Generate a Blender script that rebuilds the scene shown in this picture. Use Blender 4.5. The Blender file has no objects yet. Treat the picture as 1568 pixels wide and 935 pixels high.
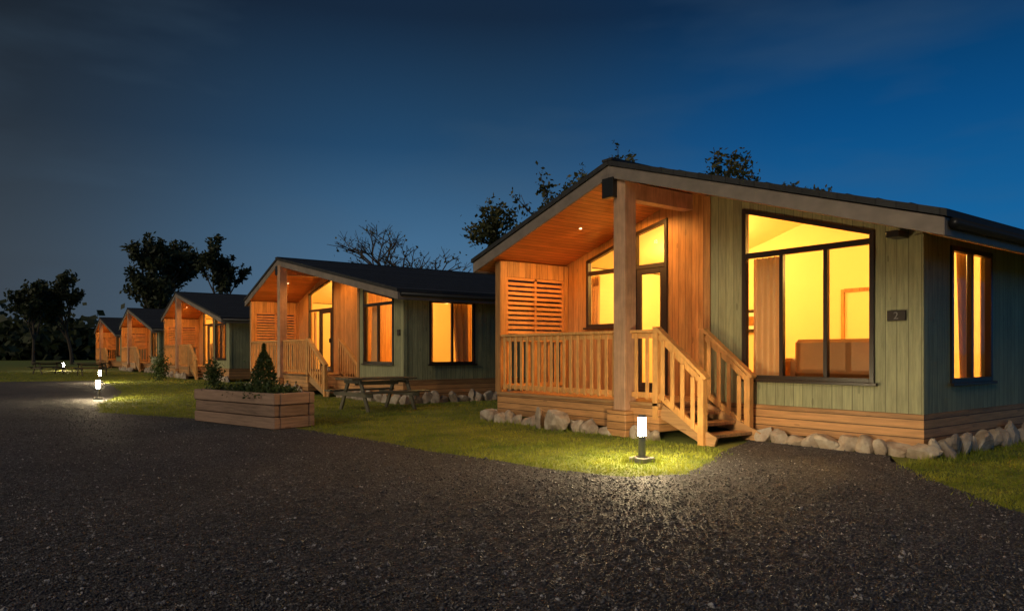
import bpy, bmesh, math, random
import numpy as np
from mathutils import Vector, Matrix
random.seed(7); rng=np.random.default_rng(7)
scene=bpy.context.scene
COL=scene.collection

# ------------------------------------------------------------------ materials
def newmat(name):
    m=bpy.data.materials.new(name); m.use_nodes=True
    nt=m.node_tree; b=nt.nodes['Principled BSDF']
    return m,nt,b
def N(nt,t,**k):
    n=nt.nodes.new(t)
    for a,v in k.items(): setattr(n,a,v)
    return n
def math_(nt,op,a,b=None,c=None):
    n=N(nt,'ShaderNodeMath',operation=op)
    for i,v in enumerate((a,b,c)):
        if v is None: continue
        if isinstance(v,(int,float)): n.inputs[i].default_value=v
        else: nt.links.new(v,n.inputs[i])
    return n.outputs[0]
def scaled_pos(nt,sc):
    g=N(nt,'ShaderNodeNewGeometry'); mp=N(nt,'ShaderNodeMapping')
    mp.inputs['Scale'].default_value=sc
    nt.links.new(g.outputs['Position'],mp.inputs['Vector']); return mp.outputs[0]
def mixc(nt,fac,a,b,blend='MIX'):
    n=N(nt,'ShaderNodeMix',data_type='RGBA',blend_type=blend)
    for s,v in ((0,fac),(6,a),(7,b)):
        if isinstance(v,(int,float)): n.inputs[s].default_value=v
        elif isinstance(v,tuple): n.inputs[s].default_value=(v+(1,))[:4]
        else: nt.links.new(v,n.inputs[s])
    return n.outputs[2]
def noise(nt,sc,detail=4,scale=1.0,rough=.55):
    n=N(nt,'ShaderNodeTexNoise'); n.inputs['Scale'].default_value=scale
    n.inputs['Detail'].default_value=detail; n.inputs['Roughness'].default_value=rough
    nt.links.new(scaled_pos(nt,sc),n.inputs['Vector']); return n.outputs[0]
def ramp(nt,fac,stops):
    r=N(nt,'ShaderNodeValToRGB'); e=r.color_ramp.elements
    while len(e)<len(stops): e.new(.5)
    for i,(p,c) in enumerate(stops):
        e[i].position=p; e[i].color=(c+(1,))[:4] if isinstance(c,tuple) else (c,c,c,1)
    nt.links.new(fac,r.inputs[0]); return r.outputs[0]
def bump(nt,b,h,strength=.5,dist=.01):
    n=N(nt,'ShaderNodeBump'); n.inputs['Strength'].default_value=strength
    n.inputs['Distance'].default_value=dist
    nt.links.new(h,n.inputs['Height']); nt.links.new(n.outputs[0],b.inputs['Normal'])

def plank_mat(name,col,coord,width,rough=.6,var=.35,groove=.07,gdark=.35):
    m,nt,b=newmat(name)
    g=N(nt,'ShaderNodeNewGeometry'); s=N(nt,'ShaderNodeSeparateXYZ')
    nt.links.new(g.outputs['Position'],s.inputs[0])
    X,Y,Z=s.outputs
    if coord=='xy': c=math_(nt,'ADD',X,Y); sc=(14,14,1.2)
    elif coord=='z': c=Z; sc=(1.2,1.2,16)
    elif coord=='x': c=X; sc=(16,1.0,16)
    elif coord=='y': c=Y; sc=(1,16,16)
    t=math_(nt,'DIVIDE',c,width)
    fr=math_(nt,'FRACT',t); fl=math_(nt,'FLOOR',t)
    wn=N(nt,'ShaderNodeTexWhiteNoise',noise_dimensions='1D'); nt.links.new(fl,wn.inputs['W'])
    gr=noise(nt,sc,6,2.0,.65)
    big=noise(nt,(1,1,1),3,.9)
    v=math_(nt,'ADD',math_(nt,'MULTIPLY',math_(nt,'SUBTRACT',wn.outputs[0],.5),var),
            math_(nt,'ADD',math_(nt,'MULTIPLY',math_(nt,'SUBTRACT',gr,.5),1.5),math_(nt,'MULTIPLY',math_(nt,'SUBTRACT',big,.5),.5)))
    v=math_(nt,'ADD',v,1.0)
    base=mixc(nt,1.0,col,v,'MULTIPLY')
    kv=N(nt,'ShaderNodeTexVoronoi'); kv.inputs['Scale'].default_value=1.0
    ks={'xy':(5,5,1.6),'z':(1.6,1.6,7),'x':(7,1.6,7),'y':(1.6,7,7)}[coord]
    nt.links.new(scaled_pos(nt,ks),kv.inputs['Vector'])
    kn=math_(nt,'LESS_THAN',kv.outputs['Distance'],.10)
    base=mixc(nt,math_(nt,'MULTIPLY',kn,.45),base,tuple(x*.3 for x in col))
    gm=math_(nt,'LESS_THAN',fr,groove)
    c2=mixc(nt,gm,base,tuple(x*gdark for x in col))
    nt.links.new(c2,b.inputs['Base Color']); b.inputs['Roughness'].default_value=rough
    h=math_(nt,'SUBTRACT',math_(nt,'MULTIPLY',gr,.25),gm)
    bump(nt,b,h,.6,.008)
    return m
def simple_mat(name,col,rough=.6,var=.4,sc=6.0,metal=0,bumpd=.003,bs=.3):
    m,nt,b=newmat(name)
    n=noise(nt,(1,1,1),5,sc)
    v=math_(nt,'ADD',math_(nt,'MULTIPLY',math_(nt,'SUBTRACT',n,.5),var*2),1)
    nt.links.new(mixc(nt,1.0,col,v,'MULTIPLY'),b.inputs['Base Color'])
    b.inputs['Roughness'].default_value=rough; b.inputs['Metallic'].default_value=metal
    if bs: bump(nt,b,n,bs,bumpd)
    return m
def emis(name,col,s):
    m,nt,b=newmat(name)
    b.inputs['Base Color'].default_value=col+(1,)
    b.inputs['Emission Color'].default_value=col+(1,); b.inputs['Emission Strength'].default_value=s
    return m
def wood_mat(name,col,sc,var=.6):
    m,nt,b=newmat(name)
    gr=noise(nt,sc,6,2.0,.65); big=noise(nt,(3,3,3),2,1.5)
    v=math_(nt,'ADD',math_(nt,'MULTIPLY',math_(nt,'SUBTRACT',gr,.5),var*2),math_(nt,'ADD',.6,math_(nt,'MULTIPLY',big,.8)))
    nt.links.new(mixc(nt,1.0,col,v,'MULTIPLY'),b.inputs['Base Color'])
    b.inputs['Roughness'].default_value=.6; bump(nt,b,gr,.4,.004)
    return m

GREEN=plank_mat('green_board_siding',(.29,.285,.15),'xy',.145,.6,.25,.06,.4)
TIMB=plank_mat('timber_siding',(.46,.215,.065),'xy',.145,.55,.4,.06,.35)
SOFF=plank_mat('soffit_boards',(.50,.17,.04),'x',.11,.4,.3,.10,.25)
SKIRT=plank_mat('skirting_boards',(.46,.23,.085),'z',.115,.6,.4,.10,.22)
DECK=plank_mat('deck_boards',(.40,.22,.09),'y',.12,.6,.4,.08,.25)
RAIL=wood_mat('pine_railing_wood',(.68,.34,.10),(14,14,2.0),.4)
LOUV=wood_mat('louvre_wood',(.55,.24,.07),(2,2,14),.4)
POST=wood_mat('post_wood',(.46,.27,.16),(14,14,1.2),.5)
FASC=wood_mat('fascia_paint',(.21,.17,.14),(2,2,12),.15)
FRAME=simple_mat('dark_window_frame',(.028,.018,.013),.4,.2,8,0,.001,.1)
ROOF=plank_mat('roof_tiles',(.022,.023,.026),'x',.22,.75,.5,.08,.4)
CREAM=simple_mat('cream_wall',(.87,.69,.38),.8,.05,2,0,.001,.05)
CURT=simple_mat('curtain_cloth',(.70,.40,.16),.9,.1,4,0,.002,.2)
SOFA=simple_mat('sofa_leather',(.28,.13,.035),.5,.2,5,0,.004,.3)
METAL=simple_mat('grey_metal',(.22,.21,.20),.45,.15,10,.6,.001,.1)
DARKM=simple_mat('dark_metal',(.03,.03,.03),.4,.15,10,.5,.001,.1)
CONC=simple_mat('concrete',(.27,.25,.23),.85,.3,20,0,.004,.5)
BARK=simple_mat('bark',(.065,.048,.033),.9,.4,12,0,.02,.6)
SLEEP=plank_mat('sleeper_wood',(.26,.165,.11),'z',.205,.75,.5,.05,.2)
TABLE=wood_mat('weathered_table_wood',(.10,.085,.05),(3,3,10),.4)
SOIL=simple_mat('soil',(.05,.035,.02),.95,.4,20,0,.02,.8)
LENS=emis('lamp_lens_lit',(1,.78,.44),850)
SPOTM=emis('downlight_lit',(1,.7,.35),4)
WHITEP=simple_mat('white_paint',(.75,.72,.65),.6,.05,5,0,.001,.1)

def leafmat(name,c1,c2,sc=1.2,tr=.35):
    m,nt,b=newmat(name)
    n=noise(nt,(1,1,1),4,sc,.7)
    c=ramp(nt,n,[(.35,c1),(.65,c2)])
    nt.links.new(c,b.inputs['Base Color'])
    b.inputs['Roughness'].default_value=.6
    t=N(nt,'ShaderNodeBsdfTranslucent'); nt.links.new(c,t.inputs[0])
    mx=N(nt,'ShaderNodeMixShader'); mx.inputs[0].default_value=tr
    nt.links.new(b.outputs[0],mx.inputs[1]); nt.links.new(t.outputs[0],mx.inputs[2])
    nt.links.new(mx.outputs[0],nt.nodes['Material Output'].inputs[0])
    return m
LEAF=leafmat('tree_leaves',(.04,.055,.015),(.16,.14,.04))
LEAF2=leafmat('far_leaves',(.022,.034,.014),(.07,.08,.03),.5)
SHRUB=leafmat('shrub_leaves',(.03,.055,.015),(.09,.13,.03),9)
GRASSB=leafmat('grass_blades',(.13,.19,.012),(.36,.37,.04),1.6,.4)

def glass():
    m=bpy.data.materials.new('window_glass'); m.use_nodes=True; nt=m.node_tree
    nt.nodes.clear()
    o=N(nt,'ShaderNodeOutputMaterial'); t=N(nt,'ShaderNodeBsdfTransparent'); g=N(nt,'ShaderNodeBsdfGlossy')
    g.inputs['Roughness'].default_value=.03
    f=N(nt,'ShaderNodeFresnel'); f.inputs[0].default_value=1.3
    mx=N(nt,'ShaderNodeMixShader'); nt.links.new(math_(nt,'MULTIPLY',f.outputs[0],.6),mx.inputs[0])
    nt.links.new(t.outputs[0],mx.inputs[1]); nt.links.new(g.outputs[0],mx.inputs[2]); nt.links.new(mx.outputs[0],o.inputs[0])
    return m
GLASS=glass()

# ------------------------------------------------------------------ geometry helpers
def empty(name,loc=(0,0,0)):
    e=bpy.data.objects.new(name,None); e.location=loc; e.empty_display_size=.3; COL.objects.link(e); return e
def attach(o,parent):
    if parent is not None:
        o.parent=parent; o.matrix_parent_inverse=Matrix.Translation(-Vector(parent.location))
class Part:
    def __init__(s,name,mat,parent=None,bevel=0,off=(0,0,0)):
        s.n=name; s.m=mat; s.p=parent; s.b=bevel; s.v=[]; s.f=[]; s.off=off
    def add(s,vs,fs):
        k=len(s.v); s.v+=[tuple(v) for v in vs]; s.f+=[tuple(i+k for i in f) for f in fs]
    def box(s,x0,x1,y0,y1,z0,z1):
        s.add([(x0,y0,z0),(x1,y0,z0),(x1,y1,z0),(x0,y1,z0),(x0,y0,z1),(x1,y0,z1),(x1,y1,z1),(x0,y1,z1)],
              [(0,3,2,1),(4,5,6,7),(0,1,5,4),(1,2,6,5),(2,3,7,6),(3,0,4,7)])
    def prism(s,pts,y0,y1):
        n=len(pts)
        s.add([(x,y0,z) for x,z in pts]+[(x,y1,z) for x,z in pts],
              [tuple(range(n)),tuple(range(2*n-1,n-1,-1))]+[(i,(i+1)%n,n+(i+1)%n,n+i) for i in range(n)])
    def beam(s,a,b,w,h,up=(0,0,1)):
        a=Vector(a); b=Vector(b); d=(b-a).normalized(); up=Vector(up)
        if abs(d.dot(up))>.98: up=Vector((1,0,0))
        r=d.cross(up).normalized()*(w/2); u=r.cross(d).normalized()*(h/2)
        vs=[a-r-u,a+r-u,a+r+u,a-r+u,b-r-u,b+r-u,b+r+u,b-r+u]
        s.add(vs,[(0,3,2,1),(4,5,6,7),(0,1,5,4),(1,2,6,5),(2,3,7,6),(3,0,4,7)])
    def tube(s,a,b,ra,rb,n=8,cap=True):
        a=Vector(a); b=Vector(b); d=(b-a).normalized()
        up=Vector((0,0,1)) if abs(d.z)<.9 else Vector((1,0,0))
        r=d.cross(up).normalized(); u=r.cross(d)
        vs=[]
        for c,rad in ((a,ra),(b,rb)):
            for i in range(n):
                t=2*math.pi*i/n; vs.append(c+r*math.cos(t)*rad+u*math.sin(t)*rad)
        fs=[(i,(i+1)%n,n+(i+1)%n,n+i) for i in range(n)]
        if cap: fs+=[tuple(range(n)),tuple(range(2*n-1,n-1,-1))]
        s.add(vs,fs)
    def finish(s,smooth=False):
        if not s.v: return None
        me=bpy.data.meshes.new(s.n)
        me.from_pydata([(v[0]+s.off[0],v[1]+s.off[1],v[2]+s.off[2]) for v in s.v],[],s.f)
        bm=bmesh.new(); bm.from_mesh(me); bmesh.ops.recalc_face_normals(bm,faces=bm.faces); bm.to_mesh(me); bm.free()
        me.materials.append(s.m)
        o=bpy.data.objects.new(s.n,me); COL.objects.link(o); attach(o,s.p)
        if smooth:
            for p in me.polygons: p.use_smooth=True
        if s.b:
            md=o.modifiers.new('b','BEVEL'); md.width=s.b; md.segments=1; md.limit_method='ANGLE'
        return o
def mesh_np(name,v,f,mat,parent=None):
    v=np.asarray(v,dtype=np.float32); f=np.asarray(f,dtype=np.int32); k=f.shape[1]
    me=bpy.data.meshes.new(name)
    me.vertices.add(len(v)); me.vertices.foreach_set('co',v.ravel())
    me.loops.add(f.size); me.loops.foreach_set('vertex_index',f.ravel())
    me.polygons.add(len(f)); me.polygons.foreach_set('loop_start',np.arange(0,f.size,k,dtype=np.int32))
    try: me.polygons.foreach_set('loop_total',np.full(len(f),k,dtype=np.int32))
    except Exception: pass
    me.update(calc_edges=True); me.validate()
    me.materials.append(mat)
    o=bpy.data.objects.new(name,me); COL.objects.link(o); attach(o,parent); return o
def leaves(name,c,size,mat,parent=None,asp=.55):
    c=np.asarray(c); n=len(c)
    a=rng.normal(size=(n,3)); a/=np.linalg.norm(a,axis=1)[:,None]
    b=rng.normal(size=(n,3)); b-=a*(a*b).sum(1)[:,None]; b/=np.linalg.norm(b,axis=1)[:,None]
    s=(size*rng.uniform(.6,1.4,n))[:,None]
    v=np.stack([c-a*s,c-b*s*asp,c+a*s,c+b*s*asp],1).reshape(-1,3)
    return mesh_np(name,v,np.arange(4*n).reshape(-1,4),mat,parent)
ICO=None
def ico():
    global ICO
    if ICO is None:
        bm=bmesh.new(); bmesh.ops.create_icosphere(bm,subdivisions=3,radius=1)
        ICO=([v.co.copy() for v in bm.verts],[tuple(v.index for v in f.verts) for f in bm.faces]); bm.free()
    return ICO
def rock(part,c,sx,sy,sz,rot=0,tilt=0):
    vs,fs=ico()
    pl=[]
    for i in range(9):
        n=Vector((random.gauss(0,1),random.gauss(0,1),random.gauss(0,1))).normalized(); pl.append((n,random.uniform(.42,.72)))
    R=Matrix.Rotation(rot,3,'Z')@Matrix.Rotation(tilt,3,'X')
    out=[]
    for v in vs:
        k=1.0
        for n,d in pl:
            q=v.dot(n)
            if q>1e-4: k=min(k,d/q)
        p=Vector((v.x*k*sx*1.4,v.y*k*sy*1.4,v.z*k*sz*1.4)); out.append(R@p+Vector(c))
    part.add(out,fs)

def rockmat():
    m,nt,b=newmat('edging_rock')
    n=noise(nt,(1,1,1),6,4,.6); n2=noise(nt,(1,1,1),4,30,.6)
    nt.links.new(ramp(nt,n,[(.3,(.18,.13,.09)),(.5,(.38,.30,.22)),(.7,(.55,.48,.38))]),b.inputs['Base Color'])
    b.inputs['Roughness'].default_value=.8
    bump(nt,b,math_(nt,'ADD',n,math_(nt,'MULTIPLY',n2,.4)),.8,.03)
    return m
ROCK=rockmat()

def point(name,loc,e,col,r,parent=None):
    l=bpy.data.lights.new(name,'POINT'); l.energy=e; l.color=col; l.shadow_soft_size=r
    o=bpy.data.objects.new(name,l); o.location=loc; COL.objects.link(o); attach(o,parent); return o
def spot(name,loc,e,col,parent=None,ang=150):
    l=bpy.data.lights.new(name,'SPOT'); l.energy=e; l.color=col; l.shadow_soft_size=.04
    l.spot_size=math.radians(ang); l.spot_blend=.5
    o=bpy.data.objects.new(name,l); o.location=loc; COL.objects.link(o); attach(o,parent); return o

# ------------------------------------------------------------------ cabin
WARM=(1,.57,.14)
def cabin(p,off=(0,0,0),detail=2):
    g=type('g',(),p)
    anchor=(g.xc+off[0],g.yw+off[1],0)
    E=empty('wooden_holiday_cabin',anchor)
    P=lambda n,m,b=0: Part(n,m,E,b,off)
    def top(x):
        if x<=g.xp: return g.zp+(x-g.xp)*(g.zp-g.zl)/(g.xp-g.xl)
        return g.zp-(x-g.xp)*(g.zp-g.zr)/(g.xr-g.xp)
    und=lambda x: top(x)-.25
    yend=g.yg+g.len; F=g.floor; Wb=F-.02
    # roof
    r=P('roof',ROOF)
    r.prism([(g.xl-.03,g.zl-.01),(g.xp,g.zp),(g.xp,g.zp-.075),(g.xl-.03,g.zl-.085)],g.yg,yend)
    r.prism([(g.xp,g.zp),(g.xr+.03,g.zr-.01),(g.xr+.03,g.zr-.085),(g.xp,g.zp-.075)],g.yg,yend)
    r.beam((g.xp,g.yg-.01,g.zp+.0),(g.xp,yend,g.zp+.0),.22,.04)
    r.finish()
    if detail>=1:
        t=P('tile_courses',ROOF)
        for (xa,xb) in ((g.xl,g.xp),(g.xp,g.xr)):
            n=int(abs(xb-xa)/.34)
            for i in range(1,n):
                x=xa+(xb-xa)*i/n; z=top(x)
                t.beam((x,g.yg+.03,z-.001),(x,yend-.03,z-.001),.03,.014)
        t.finish()
    f=P('fascia_boards',FASC,.006)
    f.prism([(g.xp,g.zp-.078),(g.xr,g.zr-.088),(g.xr,g.zr-.28),(g.xp,g.zp-.27)],g.yg+.03,g.yg+.07)
    f.prism([(g.xl,g.zl-.088),(g.xp,g.zp-.078),(g.xp,g.zp-.27),(g.xl,g.zl-.28)],g.yg+.03,g.yg+.07)
    f.box(g.xr-.04,g.xr,g.yg+.072,yend,g.zr-.28,g.zr-.09)
    f.box(g.xl,g.xl+.04,g.yg+.072,yend,g.zl-.28,g.zl-.09)
    f.finish()
    gt=P('gutter',DARKM)
    gt.tube((g.xr+.055,g.yg+.1,g.zr-.15),(g.xr+.055,yend-.1,g.zr-.15),.055,.055,10)
    gt.tube((g.xl-.055,g.yg+.1,g.zl-.15),(g.xl-.055,yend-.1,g.zl-.15),.055,.055,10)
    gt.finish(True)
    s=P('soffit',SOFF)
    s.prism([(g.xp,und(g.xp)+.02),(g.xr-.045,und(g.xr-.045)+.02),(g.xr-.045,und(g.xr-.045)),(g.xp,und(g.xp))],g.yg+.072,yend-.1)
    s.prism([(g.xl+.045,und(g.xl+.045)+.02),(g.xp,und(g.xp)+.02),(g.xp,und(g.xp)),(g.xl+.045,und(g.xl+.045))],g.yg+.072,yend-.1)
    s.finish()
    # walls facing front
    ywin0=g.win; wx0,wx1,wz0,wtr,wtl,wtrr=ywin0
    def wall_y(part,x0,x1,zb,ops,y0,y1,lower=0):
        br=sorted(set([x0,x1]+[o[0] for o in ops]+[o[1] for o in ops]+([g.xp] if x0<g.xp<x1 else [])))
        for a,b in zip(br[:-1],br[1:]):
            mid=(a+b)/2; op=None
            for o in ops:
                if o[0]<=mid<=o[1]: op=o
            ta,tb=und(a)-lower,und(b)-lower
            if op is None: part.prism([(a,zb),(b,zb),(b,tb),(a,ta)],y0,y1)
            else:
                if op[2]>zb+.01: part.prism([(a,zb),(b,zb),(b,op[2]),(a,op[2])],y0,y1)
                L=lambda x: op[3]+(op[4]-op[3])*(x-op[0])/(op[1]-op[0])
                part.prism([(a,L(a)),(b,L(b)),(b,tb),(a,ta)],y0,y1)
    wo=[(wx0,wx1,wz0,wtl,wtrr)]
    w=P('front_wall_siding',GREEN if g.green else TIMB)
    wall_y(w,g.xw0,g.xc,Wb,wo,g.yw,g.yw+.12); w.finish()
    bo=[(d[0],d[1],d[2],d[4],d[5]) for d in g.back]
    w=P('porch_wall_siding',TIMB); wall_y(w,g.xlw,g.xw0+.12,Wb,bo,g.yb,g.yb+.12)
    w.prism([(g.xw0,Wb),(g.xw0+.12,Wb),(g.xw0+.12,und(g.xw0+.12)),(g.xw0,und(g.xw0))],g.yw+.122,g.yb-.002)
    w.finish()
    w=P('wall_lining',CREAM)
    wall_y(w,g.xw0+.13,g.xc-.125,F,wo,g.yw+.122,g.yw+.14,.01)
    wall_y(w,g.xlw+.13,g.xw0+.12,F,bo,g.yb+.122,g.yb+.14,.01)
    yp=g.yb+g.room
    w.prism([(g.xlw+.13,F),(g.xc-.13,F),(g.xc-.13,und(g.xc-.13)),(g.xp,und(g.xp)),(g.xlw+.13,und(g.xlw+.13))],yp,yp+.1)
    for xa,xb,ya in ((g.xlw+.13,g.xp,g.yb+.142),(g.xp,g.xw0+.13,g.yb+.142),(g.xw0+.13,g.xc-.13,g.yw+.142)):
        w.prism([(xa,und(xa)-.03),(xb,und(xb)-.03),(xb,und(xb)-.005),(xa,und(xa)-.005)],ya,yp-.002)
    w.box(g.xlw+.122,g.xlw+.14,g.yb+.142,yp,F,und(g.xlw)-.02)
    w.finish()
    fl=P('interior_floor',DECK); fl.box(g.xlw+.1,g.xc-.1,g.yb+.14,yp,F-.06,F); fl.box(g.xw0+.13,g.xc-.1,g.yw+.14,g.yb+.138,F-.06,F); fl.finish()
    # side walls
    def wall_x(part,x0,x1,y0,y1,zb,zt,ops):
        br=sorted(set([y0,y1]+[o[0] for o in ops]+[o[1] for o in ops]))
        for a,b in zip(br[:-1],br[1:]):
            mid=(a+b)/2; op=[o for o in ops if o[0]<=mid<=o[1]]
            if not op: part.box(x0,x1,a,b,zb,zt)
            else:
                part.box(x0,x1,a,b,zb,op[0][2]); part.box(x0,x1,a,b,op[0][3],zt)
    w=P('side_wall_siding',GREEN)
    wall_x(w,g.xc-.12,g.xc-.001,g.yw+.122,yend-.4,Wb,und(g.xc)-.003,g.side)
    w.box(g.xlw,g.xlw+.12,g.yb+.122,yend-.4,Wb,und(g.xlw)-.003)
    w.prism([(g.xlw+.13,Wb),(g.xc-.13,Wb),(g.xc-.13,und(g.xc-.13)),(g.xp,und(g.xp)),(g.xlw+.13,und(g.xlw+.13))],yend-.52,yend-.4)
    w.finish()
    w=P('side_wall_lining',CREAM)
    wall_x(w,g.xc-.14,g.xc-.122,g.yw+.142,yp,F,und(g.xc)-.04,[o for o in g.side if o[1]<yp])
    w.finish()
    # corner trims
    c=P('corner_boards',TIMB,.004)
    c.box(g.xw0-.02,g.xw0+.10,g.yw-.025,g.yw-.002,Wb,und(g.xw0+.10)-.005)
    c.box(g.xw0+.05-.09,g.xw0-.022,g.yw-.02,g.yw+.1,Wb,und(g.xw0)-.03)
    c.finish()
    c=P('green_corner_boards',GREEN,.004)
    c.box(g.xc-.09,g.xc+.022,g.yw-.022,g.yw-.002,Wb,und(g.xc+.022)-.02)
    c.box(g.xc+.002,g.xc+.022,g.yw,g.yw+.09,Wb,und(g.xc+.022)-.02)
    c.finish()
    # skirting
    k=P('skirting',SKIRT)
    k.box(g.xs0+.03,g.xc+.03,g.yw-.035,g.yw+.1,.12,Wb-.003)
    k.box(g.xc-.1,g.xc+.03,g.yw+.102,yend-.4,.12,Wb-.003)
    k.box(g.xlw-.03,g.xs0+.02,g.yd-.03,g.yd+.05,.12,F-.05)
    k.box(g.xs0-.05,g.xs0+.02,g.yd+.052,g.yw-.04,.12,F-.05)
    k.box(g.xlw-.03,g.xlw+.1,g.yd+.052,yend-.4,.12,F-.053)
    k.finish()
    d=P('porch_deck',DECK,.004)
    d.box(g.xlw-.03,g.xs0+.05,g.yd-.05,g.yb-.002,F-.048,F)
    d.finish()
    # windows
    fr=P('window_frames',FRAME,.004); gl=P('window_panes',GLASS)
    fw=.065
    def frame_y(y,x0,x1,z0,zl,zr,mulls=(),trans=None,door=None):
        ya,yb2=y-.03,y+.06
        L=lambda x: zl+(zr-zl)*(x-x0)/(x1-x0)
        fr.prism([(x0,z0),(x0+fw,z0),(x0+fw,L(x0+fw)-fw),(x0,L(x0))],ya,yb2)
        fr.prism([(x1-fw,z0),(x1,z0),(x1,L(x1)),(x1-fw,L(x1-fw)-fw)],ya,yb2)
        fr.prism([(x0+fw,z0),(x1-fw,z0),(x1-fw,z0+fw),(x0+fw,z0+fw)],ya,yb2)
        fr.prism([(x0,L(x0)),(x0+fw,L(x0+fw)-fw),(x1-fw,L(x1-fw)-fw),(x1,L(x1))],ya,yb2)
        if trans: fr.box(x0+fw,x1-fw,ya+.004,yb2-.004,trans-.04,trans+.04)
        for m in mulls: fr.box(m-.03,m+.03,ya+.008,yb2-.008,z0+fw,(trans or min(zl,zr))-.04)
        gl.add([(x0+.03,y+.02,z0+.03),(x1-.03,y+.02,z0+.03),(x1-.03,y+.02,L(x1)-.04),(x0+.03,y+.02,L(x0)-.04)],[(0,1,2,3)])
        fr.box(x0-.05,x1+.05,ya-.035,ya-.001,z0-.035,z0+.005)
    frame_y(g.yw,wx0,wx1,wz0,wtl,wtrr,g.mull,wtr)
    for q in g.back:
        frame_y(g.yb,q[0],q[1],q[2],q[4],q[5],q[6],q[3])
        if q[7]:
            a,b=q[7]
            zt=q[3]-.04; z0=q[2]+fw
            for xx0,xx1 in ((a,a+.1),(b-.1,b)): fr.box(xx0,xx1,g.yb-.015,g.yb+.03,z0,zt)
            fr.box(a+.1,b-.1,g.yb-.015,g.yb+.03,z0,z0+.12); fr.box(a+.1,b-.1,g.yb-.015,g.yb+.03,zt-.1,zt)
            fr.box(b-.08,b-.05,g.yb-.07,g.yb-.016,z0+.95,z0+1.1)
    for o in g.side:
        xa,xb=g.xc-.06,g.xc+.025
        fr.box(xa,xb,o[0],o[0]+fw,o[2],o[3]); fr.box(xa,xb,o[1]-fw,o[1],o[2],o[3])
        fr.box(xa,xb,o[0]+fw,o[1]-fw,o[2],o[2]+fw); fr.box(xa,xb,o[0]+fw,o[1]-fw,o[3]-fw,o[3])
        ym=(o[0]+o[1])/2; fr.box(xa+.008,xb-.008,ym-.03,ym+.03,o[2]+fw,o[3]-fw)
        fr.box(xb+.001,xb+.04,o[0]-.05,o[1]+.05,o[2]-.035,o[2]+.005)
        gl.add([(g.xc-.02,o[0]+.03,o[2]+.03),(g.xc-.02,o[1]-.03,o[2]+.03),(g.xc-.02,o[1]-.03,o[3]-.03),(g.xc-.02,o[0]+.03,o[3]-.03)],[(0,1,2,3)])
    fr.finish(); gl.finish()
    # curtains
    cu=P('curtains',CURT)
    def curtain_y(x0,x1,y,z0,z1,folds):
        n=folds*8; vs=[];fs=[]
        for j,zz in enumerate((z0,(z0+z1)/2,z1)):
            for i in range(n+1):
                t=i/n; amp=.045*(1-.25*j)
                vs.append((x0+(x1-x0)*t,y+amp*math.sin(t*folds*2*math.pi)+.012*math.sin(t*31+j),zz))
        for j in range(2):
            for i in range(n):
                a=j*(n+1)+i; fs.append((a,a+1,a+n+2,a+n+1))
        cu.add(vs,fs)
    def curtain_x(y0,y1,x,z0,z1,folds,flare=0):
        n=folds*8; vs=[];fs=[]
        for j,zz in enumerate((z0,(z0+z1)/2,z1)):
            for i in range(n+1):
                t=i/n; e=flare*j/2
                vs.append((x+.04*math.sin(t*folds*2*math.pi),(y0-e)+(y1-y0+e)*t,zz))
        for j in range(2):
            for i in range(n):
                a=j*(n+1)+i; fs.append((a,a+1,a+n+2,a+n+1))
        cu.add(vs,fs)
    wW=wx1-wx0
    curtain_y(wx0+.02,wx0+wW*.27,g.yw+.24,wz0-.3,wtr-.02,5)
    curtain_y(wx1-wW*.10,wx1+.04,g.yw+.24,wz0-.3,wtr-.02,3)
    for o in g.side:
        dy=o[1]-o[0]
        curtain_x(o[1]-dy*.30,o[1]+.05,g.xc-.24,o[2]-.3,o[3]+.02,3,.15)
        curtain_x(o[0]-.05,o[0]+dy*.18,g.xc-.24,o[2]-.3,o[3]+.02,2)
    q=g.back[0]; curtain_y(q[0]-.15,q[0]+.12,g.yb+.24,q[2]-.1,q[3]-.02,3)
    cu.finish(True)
    # balustrade
    R=P('balustrade',RAIL,.004)
    T=F+1.1
    def rail_run(a,b,fixed,axis):
        mk=(lambda t0,t1,w0,w1,z0,z1: R.box(t0,t1,fixed+w0,fixed+w1,z0,z1)) if axis=='x' else (lambda t0,t1,w0,w1,z0,z1: R.box(fixed+w0,fixed+w1,t0,t1,z0,z1))
        mk(a,b,-.06,.06,T-.045,T); mk(a,b,-.02,.025,T-.13,T-.047); mk(a,b,-.02,.025,F+.07,F+.15)
        n=max(1,int((b-a)/.17))
        for i in range(n):
            t=a+(b-a)*(i+.5)/n; mk(t-.032,t+.032,-.045,-.022,F+.05,T-.05)
    rail_run(g.xlw+.13,g.xpo-.14,g.yd,'x'); rail_run(g.xpo+.14,g.xs0-.10,g.yd,'x')
    rail_run(g.yd+.13,g.yb-.02,g.xlw+.03,'y')
    zb=.95
    for yy in (g.yd,g.ys1):
        R.box(g.xs0-.1,g.xs0,yy-.05,yy+.05,F-.25 if yy==g.yd else F-.04,T+.04)
        R.box(g.xs1-.05,g.xs1+.05,yy-.05,yy+.05,0.0,zb+.02)
        R.beam((g.xs0-.02,yy,T+.01),(g.xs1+.09,yy,zb-.01),.12,.045)
        R.beam((g.xs0,yy,T-.10),(g.xs1-.05,yy,zb-.02),.045,.09)
        R.beam((g.xs0,yy,F+.12),(g.xs1-.05,yy,.2),.045,.09)
        n=max(3,int((g.xs1-g.xs0)/.17))
        for i in range(n):
            t=(i+.5)/n; x=g.xs0+(g.xs1-.05-g.xs0)*t
            R.box(x-.035,x+.035,yy-.045,yy-.024,F+.10+(.16-F-.10)*t,T-.08+(zb-T)*t)
    R.finish()
    st=P('steps',DECK,.004)
    ns=4; run=(g.xs1+.05-g.xs0)/3.0
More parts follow.
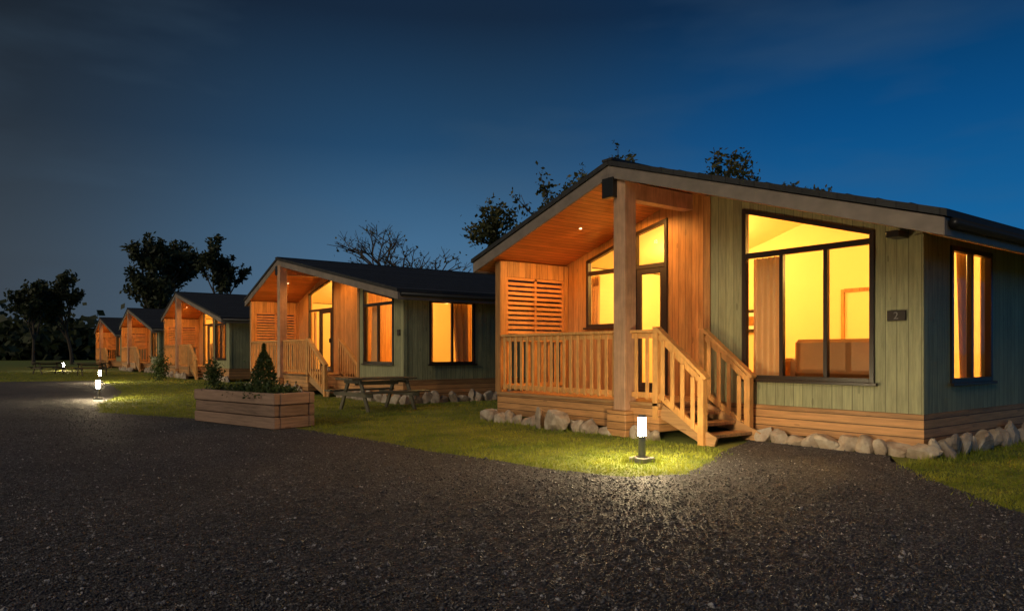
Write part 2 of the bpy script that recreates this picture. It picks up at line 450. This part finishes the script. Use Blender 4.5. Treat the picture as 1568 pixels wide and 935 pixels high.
    for i in range(1,ns):
        z=F*(1-i/ns); x=g.xs0+.03+run*(i-1)
        st.box(x,x+run+.02,g.yd+.06,g.ys1-.06,z-.045,z)
    for yy in (g.yd+.03,g.ys1-.03):
        st.beam((g.xs0+.02,yy,F-.12),(g.xs1+.2,yy,.03),.045,.2)
    st.finish()
    # posts
    po=P('porch_posts',POST,.008)
    po.box(g.xpo-.125,g.xpo+.125,g.yd-.15,g.yd+.10,F-.14,und(g.xp)-.02)
    po.finish()
    po=P('porch_corner_posts',TIMB,.006)
    po.box(g.xlw-.06,g.xlw+.10,g.yd-.06,g.yd+.10,F-.0,und(g.xlw-.06)-.01)
    po.box(g.xlw-.04,g.xlw+.08,g.yb-.1,g.yb-.003,F,und(g.xlw)-.02)
    po.finish()
    bb=P('ridge_beam',POST,.004); bb.box(g.xp-.10,g.xp+.10,g.yg+.10,g.yb-.003,und(g.xp)-.32,und(g.xp)-.05); bb.finish()
    bb=P('ridge_beam_cap',DARKM,.004); bb.box(g.xp-.12,g.xp+.12,g.yg+.0,g.yg+.098,und(g.xp)-.34,und(g.xp)-.03); bb.finish()
    bb=P('plinth',SKIRT,.01); bb.box(g.xpo-.2,g.xpo+.2,g.yd-.22,g.yd-.04,.0,F-.145); bb.finish()
    bb=P('eaves_beam',TIMB,.004); bb.box(g.xlw-.02,g.xlw+.06,g.yd+.102,g.yb-.102,g.lz1,und(g.xlw-.02)-.01); bb.finish()
    # louvre screen at porch side
    lv=P('louvre_screen',LOUV)
    ya,yb3=g.yd+.102,g.yb-.102; z0,z1=T+.002,g.lz1-.003
    for yy in (ya,(ya+yb3)/2-.03,yb3-.06): lv.box(g.xlw-.0,g.xlw+.06,yy,yy+.06,z0,z1)
    lv.box(g.xlw,g.xlw+.06,ya+.06,yb3-.06,z1-.05,z1); 
    n=int((z1-z0)/.10)
    for i in range(n):
        z=z0+.05+(z1-z0-.08)*i/n
        lv.beam((g.xlw+.05,ya+.05,z),(g.xlw+.05,yb3-.05,z),.018,.062,(-.35,0,1))
    lv.finish()
    # porch ceiling downlights
    for (x,y,e) in g.spots:
        z=und(x); sl=P('downlight',SPOTM); sl.tube((x,y,z+.01),(x,y,z-.006),.028,.028,12); sl.finish()
        spot('downlight_lamp',(x+off[0],y+off[1],z-.04+off[2]),e,(1,.46,.11),E,172)
    for (x,y,z,e) in g.lamps:
        point('room_lamp',(x+off[0],y+off[1],z+off[2]),e,WARM,.12,E)
    return E,P,und

C1=dict(xp=-8.14,zp=4.317,xl=-11.95,zl=3.17,xr=-3.256,zr=2.788,yg=8.0,len=13,floor=.55,
 xc=-4.108,yw=9.5,xw0=-7.42,yb=9.95,xlw=-11.35,yd=8.25,xs0=-7.29,xs1=-6.5,ys1=9.33,xpo=-7.98,
 green=True,room=3.9,win=(-6.72,-4.70,.90,2.77,3.50,2.90),mull=(-6.06,-5.38),
 back=[(-10.7,-9.42,1.80,2.88,3.14,3.52,(),None),(-9.40,-8.60,.57,2.88,3.53,3.70,(),(-9.33,-8.67))],
 side=[(10.29,11.64,.90,2.71),(15.0,16.3,.90,2.71)],lz1=2.78,
 spots=[(-9.8,8.95,130),(-8.9,9.3,95)],  # second downlight is added, hidden behind the post, to light the porch evenly
 lamps=[(-5.6,11.6,2.75,215),(-9.4,11.9,3.2,230)])
C2=dict(xp=-24.2,zp=4.50,xl=-27.8,zl=3.32,xr=-15.67,zr=2.88,yg=8.3,len=11,floor=.62,
 xc=-16.4,yw=8.9,xw0=-19.1,yb=10.2,xlw=-27.3,yd=8.45,xs0=-21.7,xs1=-20.4,ys1=9.5,xpo=-24.0,
 green=True,room=3.2,win=(-18.75,-16.95,1.0,2.62,3.10,2.76),mull=(-17.85,),
 back=[(-26.15,-23.9,.64,2.85,3.5,3.95,(-25.1,),(-25.0,-24.05))],
 side=[(9.64,11.08,1.0,2.68)],lz1=2.8,
 spots=[(-25.6,9.2,100),(-22.6,9.3,100)],
 lamps=[(-18.0,11.2,2.6,225),(-24.5,12.0,3.3,215)])
E1,P1,und1=cabin(C1)
E2,P2,und2=cabin(C2)
C3=dict(C2); C3['side']=[]
for k in (1,2,3):
    cabin(C3,(-16.8*k,.4*k,0),1)

# cabin 1 interior and small fittings
s=P1('sofa',SOFA,.05)
s.box(-6.15,-4.45,9.95,10.15,.95,1.50); s.box(-6.15,-4.45,10.15,10.8,.60,1.02)
s.box(-6.35,-6.15,9.95,10.8,.60,1.22); s.box(-4.45,-4.28,9.95,10.8,.60,1.22); s.box(-6.1,-5.32,10.16,10.36,1.02,1.42); s.box(-5.28,-4.5,10.16,10.36,1.02,1.42)
s.finish()
s=P1('wall_picture',FRAME); s.box(-9.85,-9.2,13.78,13.84,1.75,2.25); s.finish()
s=P1('wall_picture_mount',WHITEP); s.box(-9.78,-9.27,13.765,13.778,1.82,2.18); s.finish()
s=P1('wall_picture_print',SOFA); s.box(-9.68,-9.37,13.755,13.763,1.9,2.1); s.finish()
s=P1('kitchen_cupboards',TIMB,.01)
s.box(-11.15,-10.6,13.3,13.82,.56,1.45); s.finish()
s=P1('interior_doorframe',TIMB); 
for a in (-7.5,-6.62): s.box(a,a+.06,13.8,13.848,.56,2.55)
s.box(-7.44,-6.62,13.8,13.848,2.5,2.56); s.finish()
s=P1('number_plate',FRAME,.004); s.box(-4.53,-4.30,9.465,9.497,1.71,1.84); s.finish()
cu=bpy.data.curves.new('number_digit','FONT'); cu.body='2'; cu.size=.13; cu.extrude=.003; cu.align_x='CENTER'
o=bpy.data.objects.new('number_digit',cu); o.location=(-4.415,9.46,1.732); o.rotation_euler=(math.pi/2,0,0); cu.materials.append(METAL); COL.objects.link(o); attach(o,E1)
s=P1('eaves_beam_end',DARKM,.004); s.box(-4.42,-4.26,9.2,9.47,und1(-4.42)-.16,und1(-4.26)-.03); s.finish()
s=P2('number_plate',FRAME,.004); s.box(-16.72,-16.58,8.865,8.897,1.75,1.9); s.finish()

# ------------------------------------------------------------------ rocks
def edging(name,runs,seed):
    random.seed(seed); pt=Part(name,ROCK)
    for (x0,y0,x1,y1,hmin,hmax) in runs:
        L=math.hypot(x1-x0,y1-y0); t=0; ang=math.atan2(y1-y0,x1-x0)
        while t<L:
            w=random.uniform(.09,.21); h=random.uniform(hmin,hmax)
            t+=w*.85
            x=x0+(x1-x0)*t/L; y=y0+(y1-y0)*t/L
            rock(pt,(x+random.uniform(-.03,.03),y+random.uniform(-.03,.03),h*.3),w,random.uniform(.07,.12),h*.62,ang+random.uniform(-.25,.25),random.uniform(-.35,.15))
            t+=w*.85
    return pt
pt=edging('stone_edging',[(-6.35,9.36,-4.0,9.36,.16,.29),(-3.97,9.4,-3.97,19.5,.22,.34),(-11.5,8.1,-8.3,8.1,.13,.25),(-7.8,8.12,-7.2,8.12,.14,.22)],3)
rock(pt,(-9.25,7.9,.15),.19,.12,.27,.3,.3); rock(pt,(-9.72,7.92,.11),.13,.09,.19,-.2,.2); rock(pt,(-11.3,7.98,.08),.17,.12,.11,.5,0)
rock(pt,(-11.6,8.1,.08),.15,.11,.12,-.3,.1); rock(pt,(-10.9,7.95,.06),.13,.09,.10,.2,.2)
pt.finish()
edging('stone_edging',[(-20.2,8.78,-16.3,8.78,.2,.30),(-16.25,8.8,-16.25,18,.2,.30),(-27.5,8.3,-22,8.3,.2,.30)],5).finish()
for k in (1,2):
    edging('stone_edging',[(-20.2-16.8*k,8.78+.4*k,-16.3-16.8*k,8.78+.4*k,.22,.34),(-27.5-16.8*k,8.3+.4*k,-22-16.8*k,8.3+.4*k,.2,.32)],8+k).finish()

# ------------------------------------------------------------------ ground
gravel_poly=[(-6.5,9.3),(-6.0,8.2),(-5.78,7.67),(-5.4,6.9),(-5.05,6.15),(-5.32,5.52),(-6.10,5.19),(-7.07,5.09),(-8.36,4.85),(-10.03,4.80),
 (-12.2,4.50),(-15.3,3.55),(-17.9,2.3),(-20.6,2.55),(-24,3.5),(-27,4.1),(-33,4.6),(-38.5,4.9),(-39.5,1.0),(-41,-8),(-44,-40),(20,-40),(20,3),(6,4.6),(.5,5.6),
 (-2.1,6.75),(-2.6,7.15),(-3.3,7.87),(-4.2,8.85),(-4.4,9.3)]
def densify(poly,step=.25,jit=.05):
    out=[]
    for i,a in enumerate(poly):
        b=poly[(i+1)%len(poly)]; L=math.hypot(b[0]-a[0],b[1]-a[1]); n=max(1,int(min(L,40)/step)) if L<8 else 4
        for k in range(n):
            t=k/n; out.append((a[0]+(b[0]-a[0])*t+random.uniform(-jit,jit),a[1]+(b[1]-a[1])*t+random.uniform(-jit,jit)))
    return out
GP=densify(gravel_poly)
def inside(x,y,poly):
    r=np.zeros(len(x),bool); n=len(poly)
    for i in range(n):
        x1,y1=poly[i]; x2,y2=poly[(i+1)%n]
        if y1==y2: continue
        c=((y1>y)!=(y2>y))&(x<(x2-x1)*(y-y1)/(y2-y1)+x1); r^=c
    return r
def groundmats():
    m,nt,b=newmat('lawn'); n=noise(nt,(1,1,1),6,1.3,.65); n2=noise(nt,(1,1,1),4,30,.7)
    c=ramp(nt,n,[(.3,(.08,.115,.012)),(.55,(.16,.19,.025)),(.75,(.23,.22,.04))])
    nt.links.new(c,b.inputs['Base Color']); b.inputs['Roughness'].default_value=.9; bump(nt,b,n2,.9,.03)
    L=m
    m,nt,b=newmat('gravel_surface')
    vv=N(nt,'ShaderNodeTexVoronoi'); vv.inputs['Scale'].default_value=62; nt.links.new(scaled_pos(nt,(1,1,1)),vv.inputs['Vector'])
    v2=N(nt,'ShaderNodeTexVoronoi'); v2.inputs['Scale'].default_value=24; nt.links.new(scaled_pos(nt,(1,1,1)),v2.inputs['Vector'])
    sp=N(nt,'ShaderNodeSeparateColor'); nt.links.new(vv.outputs['Color'],sp.inputs[0])
    big=noise(nt,(1,1,1),5,.7,.6)
    c=ramp(nt,sp.outputs[0],[(0,(.020,.020,.024)),(.5,(.052,.050,.060)),(.85,(.095,.09,.10)),(1.0,(.24,.23,.24))])
    c=mixc(nt,1.0,c,math_(nt,'ADD',.15,math_(nt,'MULTIPLY',big,1.7)),'MULTIPLY')
    nt.links.new(c,b.inputs['Base Color']); b.inputs['Roughness'].default_value=.75
    h=math_(nt,'SUBTRACT',math_(nt,'MULTIPLY',big,1.5),math_(nt,'ADD',vv.outputs['Distance'],math_(nt,'MULTIPLY',v2.outputs['Distance'],.8)))
    bump(nt,b,h,1.0,.03)
    return L,m
LAWN,GRAV=groundmats()
g=Part('lawn_ground',LAWN); g.add([(-900,-900,0),(900,-900,0),(900,900,0),(-900,900,0)],[(0,1,2,3)]); g.finish()
me=bpy.data.meshes.new('gravel_drive'); bm=bmesh.new()
vs=[bm.verts.new((x,y,.004)) for x,y in GP]; f=bm.faces.new(vs); bmesh.ops.triangulate(bm,faces=[f]); bmesh.ops.recalc_face_normals(bm,faces=bm.faces); bm.to_mesh(me); bm.free()
me.materials.append(GRAV); o=bpy.data.objects.new('gravel_drive',me); COL.objects.link(o)
# stones lying loose on the drive
def wedge(n,d0,d1,umax,logd=False):
    D=np.exp(rng.uniform(np.log(d0),np.log(d1),n)) if logd else rng.uniform(d0,d1,n)
    u=rng.uniform(-umax,umax,n)
    return D*(.602*u-.799),D*(.798*u+.602)
def stonemat():
    m,nt,b=newmat('gravel_stone')
    w=N(nt,'ShaderNodeTexVoronoi'); w.inputs['Scale'].default_value=30; nt.links.new(scaled_pos(nt,(1,1,1)),w.inputs['Vector'])
    sp=N(nt,'ShaderNodeSeparateColor'); nt.links.new(w.outputs['Color'],sp.inputs[0])
    nt.links.new(ramp(nt,sp.outputs[0],[(0,(.020,.020,.024)),(.6,(.058,.056,.063)),(.92,(.12,.115,.12)),(1,(.42,.40,.40))]),b.inputs['Base Color'])
    b.inputs['Roughness'].default_value=.55
    return m
x,y=wedge(120000,2.6,17,.9,True); k=inside(x,y,gravel_poly); x=x[k];y=y[k]; n=len(x)
base=np.array([(1,0,0),(-1,0,0),(0,1,0),(0,-1,0),(0,0,1),(0,0,-1)],float)
v=base[None]*rng.uniform(.55,1.3,(n,6,1))
s=(.0045+.0095*rng.random(n)**3); s[rng.random(n)<.006]*=1.9
th=rng.uniform(0,6.28,n); c_,s_=np.cos(th),np.sin(th)
ph=rng.uniform(-.6,.6,n); 
v=v*s[:,None,None]*np.array([1.3,1,.8])
vx=v[...,0]*c_[:,None]-v[...,1]*s_[:,None]; vy=v[...,0]*s_[:,None]+v[...,1]*c_[:,None]; vz=v[...,2]+v[...,0]*np.sin(ph)[:,None]
v=np.stack([vx+x[:,None],vy+y[:,None],vz+.005+s[:,None]*.4],-1).reshape(-1,3)
of=np.array([(0,2,4),(2,1,4),(1,3,4),(3,0,4),(2,0,5),(1,2,5),(3,1,5),(0,3,5)])
f=(of[None]+6*np.arange(n)[:,None,None]).reshape(-1,3)
mesh_np('loose_gravel',v,f,stonemat())
# grass blades
x,y=wedge(320000,6.0,48,.95,True)
x=x+rng.normal(0,.03,len(x)); 
k=~inside(x+rng.normal(0,.06,len(x)),y+rng.normal(0,.06,len(x)),gravel_poly); x=x[k];y=y[k]
cab=((x>-11.5)&(x<-4.0)&(y>8.15))|((x>-27.5)&(x<-16.2)&(y>8.35))
cab|=(x>-7.4)&(x<-6.3)&(y>8.1)
pl=(x>-15)&(x<-12)&(abs((y-4.15)-(x+13.5)*.25)<.35)
k=~(cab|pl); x=x[k];y=y[k]; n=len(x)
D=-.799*x+.602*y
patch=.5+.5*np.sin(x*2.3+1.7*np.sin(y*1.9))*np.sin(y*2.9+1.3*np.sin(x*1.4))
h=(.012+.026*rng.random(n))*(1+D*.012)*(.75+.6*patch)
near=((y>7.75)&(x>-11.9)&(x<-7))|((abs(x+5.946)<.2)&(abs(y-6.42)<.2))|((x>-3.95)&(x<-3.7))|((x>-15.2)&(x<-11.8)&(abs((y-4.17)-(x+13.5)*.25)<.62))
h=h*np.where(near&(rng.random(n)<.6),2.2,1.0)
w=(.003+.0025*rng.random(n))*(1+D*.06)
th=rng.uniform(0,6.28,n); lean=rng.normal(0,.016,(n,2))
z0=np.zeros(n)
v=np.stack([np.stack([x-w*np.cos(th),y-w*np.sin(th),z0],-1),np.stack([x+w*np.cos(th),y+w*np.sin(th),z0],-1),np.stack([x+lean[:,0],y+lean[:,1],h],-1)],1).reshape(-1,3)
mesh_np('grass',v,np.arange(3*n).reshape(-1,3),GRASSB)

# ------------------------------------------------------------------ bollard lamps
def bollard(x,y,sc=1,low=False):
    E=empty('bollard_lamp',(x,y,0))
    a=Part('concrete_base',CONC,E,.01); a.box(x-.11,x+.11,y-.11,y+.11,-.02,.06); a.finish()
    a=Part('post',METAL,E,.003); a.tube((x,y,.06),(x,y,.30),.042,.042,20); a.tube((x,y,.06),(x,y,.075),.07,.07,20); a.tube((x,y,.30),(x,y,.315),.046,.046,20); a.finish()
    a=Part('lens',LENS,E); a.tube((x,y,.316),(x,y,.53),.045,.045,20); a.finish()
    a=Part('cap',METAL,E,.004); a.tube((x,y,.531),(x,y,.565),.052,.046,20)
    for zz in (.37,.425,.48): a.tube((x,y,zz),(x,y,zz+.004),.048,.048,20)
    a.finish()
bollard(-5.946,6.42); bollard(-23.0,2.9); bollard(-36.0,4.6); bollard(-62,5.6)

# ------------------------------------------------------------------ planter
PE=empty('wooden_planter',(-13.5,4.15,0))
a=Part('sleepers',SLEEP,PE,.014)
L,W=2.66,.82
def hb(x0,x1,y0,y1,z0,z1): a.box(x0,x1,y0,y1,z0,z1)
for i,(zz) in enumerate((0,.205,.41)):
    e=.025*(i%2); j=(0,.012,-.008)[i]
    hb(-L/2+e,L/2-e,-W/2+j,-W/2+.12,zz+.003,zz+.2); hb(-L/2,L/2,W/2-.12,W/2,zz+.003,zz+.2)
    hb(-L/2+.0,-L/2+.12,-W/2+.122,W/2-.122,zz+.003,zz+.2); hb(L/2-.12,L/2-j,-W/2+.122,W/2-.122,zz+.003,zz+.2)
ang=math.atan2(.655,2.58)
R3=Matrix.Rotation(ang,3,'Z')
ctr=Vector((-13.5-.02,4.19+.0,0))
def place(part):
    part.v=[tuple(R3@Vector(v)+ctr) for v in part.v]; return part.finish()
place(a)
a=Part('planter_soil',SOIL,PE); a.box(-L/2+.12,L/2-.12,-W/2+.12,W/2-.12,.3,.55); place(a)
pts=[]
for i in range(26):
    cx,cy=random.uniform(-L/2+.3,L/2-.15),random.uniform(-.25,.25); rr=random.uniform(.07,.14)
    if cx>-.2 or random.random()<.5:
        q=rng.normal(size=(260,3))*rr*np.array([1,1,.7])+np.array([cx,cy,.58]); q=q[q[:,2]>.5]; pts.append(q)
q=np.concatenate(pts)
t=rng.random(2600)**.8; th=rng.uniform(0,6.28,2600); rad=.24*np.sin(np.clip(t*1.0+.12,0,1)*math.pi)**.7*(1-t*.4)*rng.uniform(.5,1.15,2600)
con=np.stack([.38+rad*np.cos(th),rad*np.sin(th)*.9,.55+t*.90],-1)
def tf(q): 
    q=q.copy(); c,s_=math.cos(ang),math.sin(ang); return np.stack([q[:,0]*c-q[:,1]*s_+ctr.x,q[:,0]*s_+q[:,1]*c+ctr.y,q[:,2]],-1)
leaves('planter_shrubs',tf(q),.028,SHRUB,PE); leaves('planter_conifer',tf(con),.04,SHRUB,PE,.3)

# ------------------------------------------------------------------ picnic tables
def picnic(x,y,rot=0):
    E=empty('picnic_table',(x,y,0)); a=Part('table_boards',TABLE,E,.005)
    for i in range(5): a.box(-.37+i*.15,-.37+i*.15+.14,-.85,.85,.70,.74)
    for sx in (-1,1):
        for j in range(2): 
            c=sx*(.68+j*.15); a.box(c-.07,c+.07,-.85,.85,.42,.46)
    for yy in (-.6,.6):
        a.box(-.85,.85,yy-.04,yy-.005,.33,.418); a.box(-.36,.36,yy-.04,yy-.005,.62,.698)
        for sx in (-1,1): a.beam((sx*.62,yy+.02,0.0),(sx*.25,yy+.02,.7),.045,.10)
    a.beam((0,-.56,.62),(0,.56,.62),.05,.09)
    a.v=[tuple(Matrix.Rotation(rot,3,'Z')@Vector(v)+Vector((x,y,0))) for v in a.v]; a.finish()
picnic(-15.0,7.45,.08); picnic(-52,3.9,.3); picnic(-47,5.6,.1)

# ------------------------------------------------------------------ trees
def tree(name,x,y,h,cr,chz,nleaf,lsize,seed,mat,trunkfrac=.35,levels=4,spread=.7,bare=False,tight=.075):
    R=random.Random(seed); E=empty(name,(x,y,0)); pt=Part('trunk_and_limbs',BARK,E); tips=[]
    def br(p,d,L,r,lv):
        n=3; q=Vector(p)
        for i in range(n):
            d=(d+Vector((R.gauss(0,.13),R.gauss(0,.13),R.gauss(0,.08)+.03))).normalized()
            q2=q+d*L/n; pt.tube(q,q2,r*(1-.3*i/n),r*(1-.3*(i+1)/n),6 if lv<2 else 4,False); 
            if lv>=2: tips.append((q2.copy(),lv))
            q=q2
        if lv<levels:
            for k in range(R.choice((3,3,4)) if lv>0 else 5):
                a=R.uniform(0,6.28); s=spread*R.uniform(.6,1.3)
                nd=(d+Vector((math.cos(a)*s,math.sin(a)*s,R.uniform(-.15,.25)))).normalized()
                br(q if R.random()<.6 else q-d*L*.25,nd,L*R.uniform(.58,.78),r*.58,lv+1)
    br((x,y,0),Vector((0,0,1)),h*trunkfrac,h*.018+.03,0)
    zs=max(v[2] for v in pt.v); k=h/zs*.98
    rs=sorted(math.hypot(v[0]-x,v[1]-y) for v in pt.v)[int(len(pt.v)*.97)]; kr=cr/max(rs,.1)
    fx=lambda v:(x+(v[0]-x)*(kr if v[2]>h*.05 else 1),y+(v[1]-y)*(kr if v[2]>h*.05 else 1),v[2]*k)
    pt.v=[fx(v) for v in pt.v]; pt.finish()
    if nleaf:
        T=[np.array(fx(t)) for t,lv in tips if lv>=2 and (lv>=3 or R.random()<.3)]
        T=[t for t in T if t[2]>h-chz]
        idx=rng.integers(0,len(T),nleaf); base=np.array(T)[idx]
        keep=np.array([R.random()<.7 for _ in T])[idx]
        q=base+rng.normal(size=(nleaf,3))*cr*tight
        leaves('crown_leaves',q[keep],lsize,mat,E)
tree('broadleaf_tree',-26.5,21.6,9.9,3.3,5.0,8000,.11,11,LEAF,tight=.05)
tree('broadleaf_tree',-24.3,24.6,11.3,2.8,5.0,6500,.11,12,LEAF,tight=.05)
tree('broadleaf_tree',-21.3,28.4,11.2,3.4,5.0,7500,.11,14,LEAF,tight=.05)
tree('broadleaf_tree',-19.2,31.2,9.7,1.8,4.5,5000,.11,15,LEAF,tight=.05)
tree('bare_tree',-39.6,21.2,9.4,4.3,5.0,700,.09,21,LEAF,.25,5,.9)
tree('broadleaf_tree',-83,14.4,13.3,5.3,9.5,9500,.24,31,LEAF2,.25,tight=.05)
tree('broadleaf_tree',-65.3,17.2,11.4,2.7,8.5,5500,.18,32,LEAF2,.28,tight=.05)
tree('broadleaf_tree',-95,9.4,10.4,3.6,7.5,6000,.24,33,LEAF2,.25,tight=.06)
tree('broadleaf_tree',-92,5.6,9.3,2.6,6.5,4500,.24,34,LEAF2,.28,tight=.06)
tree('broadleaf_tree',-79,14.4,9.8,3.2,7.0,4500,.24,35,LEAF2,.25)
# distant tree line
q=[]
for i in range(420):
    a=math.radians(rng.uniform(85,205)); R0=rng.uniform(150,175)
    hh=rng.uniform(3.5,7.5)*(1+.25*math.sin(a*23)); cx,cy=R0*math.cos(a),R0*math.sin(a)
    m=130; p=rng.normal(size=(m,3))*np.array([3.2,3.2,hh*.33])+np.array([cx,cy,hh*.5]); p=p[p[:,2]>0]; q.append(p)
leaves('distant_tree_line',np.concatenate(q),.8,LEAF2,None,.7)

def bush(x,y,r,h):
    p=rng.normal(size=(1200,3))*np.array([r*.45,r*.45,h*.3])+np.array([x,y,h*.45]); p=p[p[:,2]>0]; leaves('garden_shrub',p,.05,SHRUB)
bush(-37.5,7.3,.4,1.2); bush(-30.5,7.9,.35,.9)

# ------------------------------------------------------------------ world: dusk sky
w=bpy.data.worlds.new('World'); scene.world=w; w.use_nodes=True; nt=w.node_tree; bg=nt.nodes['Background']
tc=N(nt,'ShaderNodeTexCoord'); sp=N(nt,'ShaderNodeSeparateXYZ'); nt.links.new(tc.outputs['Generated'],sp.inputs[0])
X,Y,Z=sp.outputs
side=math_(nt,'ADD',math_(nt,'MULTIPLY',X,.602),math_(nt,'MULTIPLY',Y,.798))
cn=N(nt,'ShaderNodeTexNoise'); cn.inputs['Scale'].default_value=2.6; cn.inputs['Detail'].default_value=4; cn.inputs['Roughness'].default_value=.5
mp=N(nt,'ShaderNodeMapping'); mp.inputs['Scale'].default_value=(1,1,4.0); mp.inputs['Rotation'].default_value=(.12,.1,0); nt.links.new(tc.outputs['Generated'],mp.inputs[0]); nt.links.new(mp.outputs[0],cn.inputs['Vector'])
left=ramp(nt,Z,[(0,(.045,.050,.058)),(.12,(.042,.056,.072)),(.27,(.020,.028,.038)),(.42,(.010,.014,.019)),(1,(.008,.012,.02))])
cent=ramp(nt,Z,[(0,(.11,.20,.30)),(.15,(.055,.145,.265)),(.27,(.017,.067,.150)),(.42,(.008,.022,.050)),(1,(.006,.012,.025))])
right=ramp(nt,Z,[(0,(.03,.17,.38)),(.12,(.010,.135,.35)),(.28,(.003,.072,.225)),(.42,(.002,.026,.084)),(1,(.004,.012,.03))])
def smooth(a,b_):
    fr=N(nt,'ShaderNodeMapRange'); fr.inputs[1].default_value=a; fr.inputs[2].default_value=b_; nt.links.new(side,fr.inputs[0]); fr.interpolation_type='SMOOTHSTEP'; return fr.outputs[0]
c=mixc(nt,smooth(-.64,-.12),left,cent); c=mixc(nt,smooth(-.06,.42),c,right)
cl=N(nt,'ShaderNodeMapRange'); cl.inputs[1].default_value=.48; cl.inputs[2].default_value=.8; cl.inputs[4].default_value=.34; nt.links.new(cn.outputs[0],cl.inputs[0])
c=mixc(nt,cl.outputs[0],c,(.055,.10,.155))
nt.links.new(c,bg.inputs[0]); bg.inputs[1].default_value=1.0

# soft warm fill added from the open side to lift dark ground and walls
sl=bpy.data.lights.new('dusk_fill','SUN'); sl.energy=1.05; sl.angle=math.radians(30); sl.color=(1,.84,.62)
so=bpy.data.objects.new('dusk_fill',sl); COL.objects.link(so)
so.rotation_euler=Vector((-.14,.8,-.44)).to_track_quat('-Z','Y').to_euler()

# ------------------------------------------------------------------ camera
cam=bpy.data.cameras.new('camera'); co=bpy.data.objects.new('camera',cam); COL.objects.link(co)
co.location=(0,0,1.3); co.rotation_euler=(math.pi/2,0,math.atan2(.799,.602))
cam.sensor_width=36; cam.lens=36*1106/1568; cam.shift_y=.0462; cam.clip_end=3000; cam.clip_start=.05
scene.camera=co
scene.view_settings.view_transform='Standard'; scene.view_settings.look='None'; scene.view_settings.exposure=0
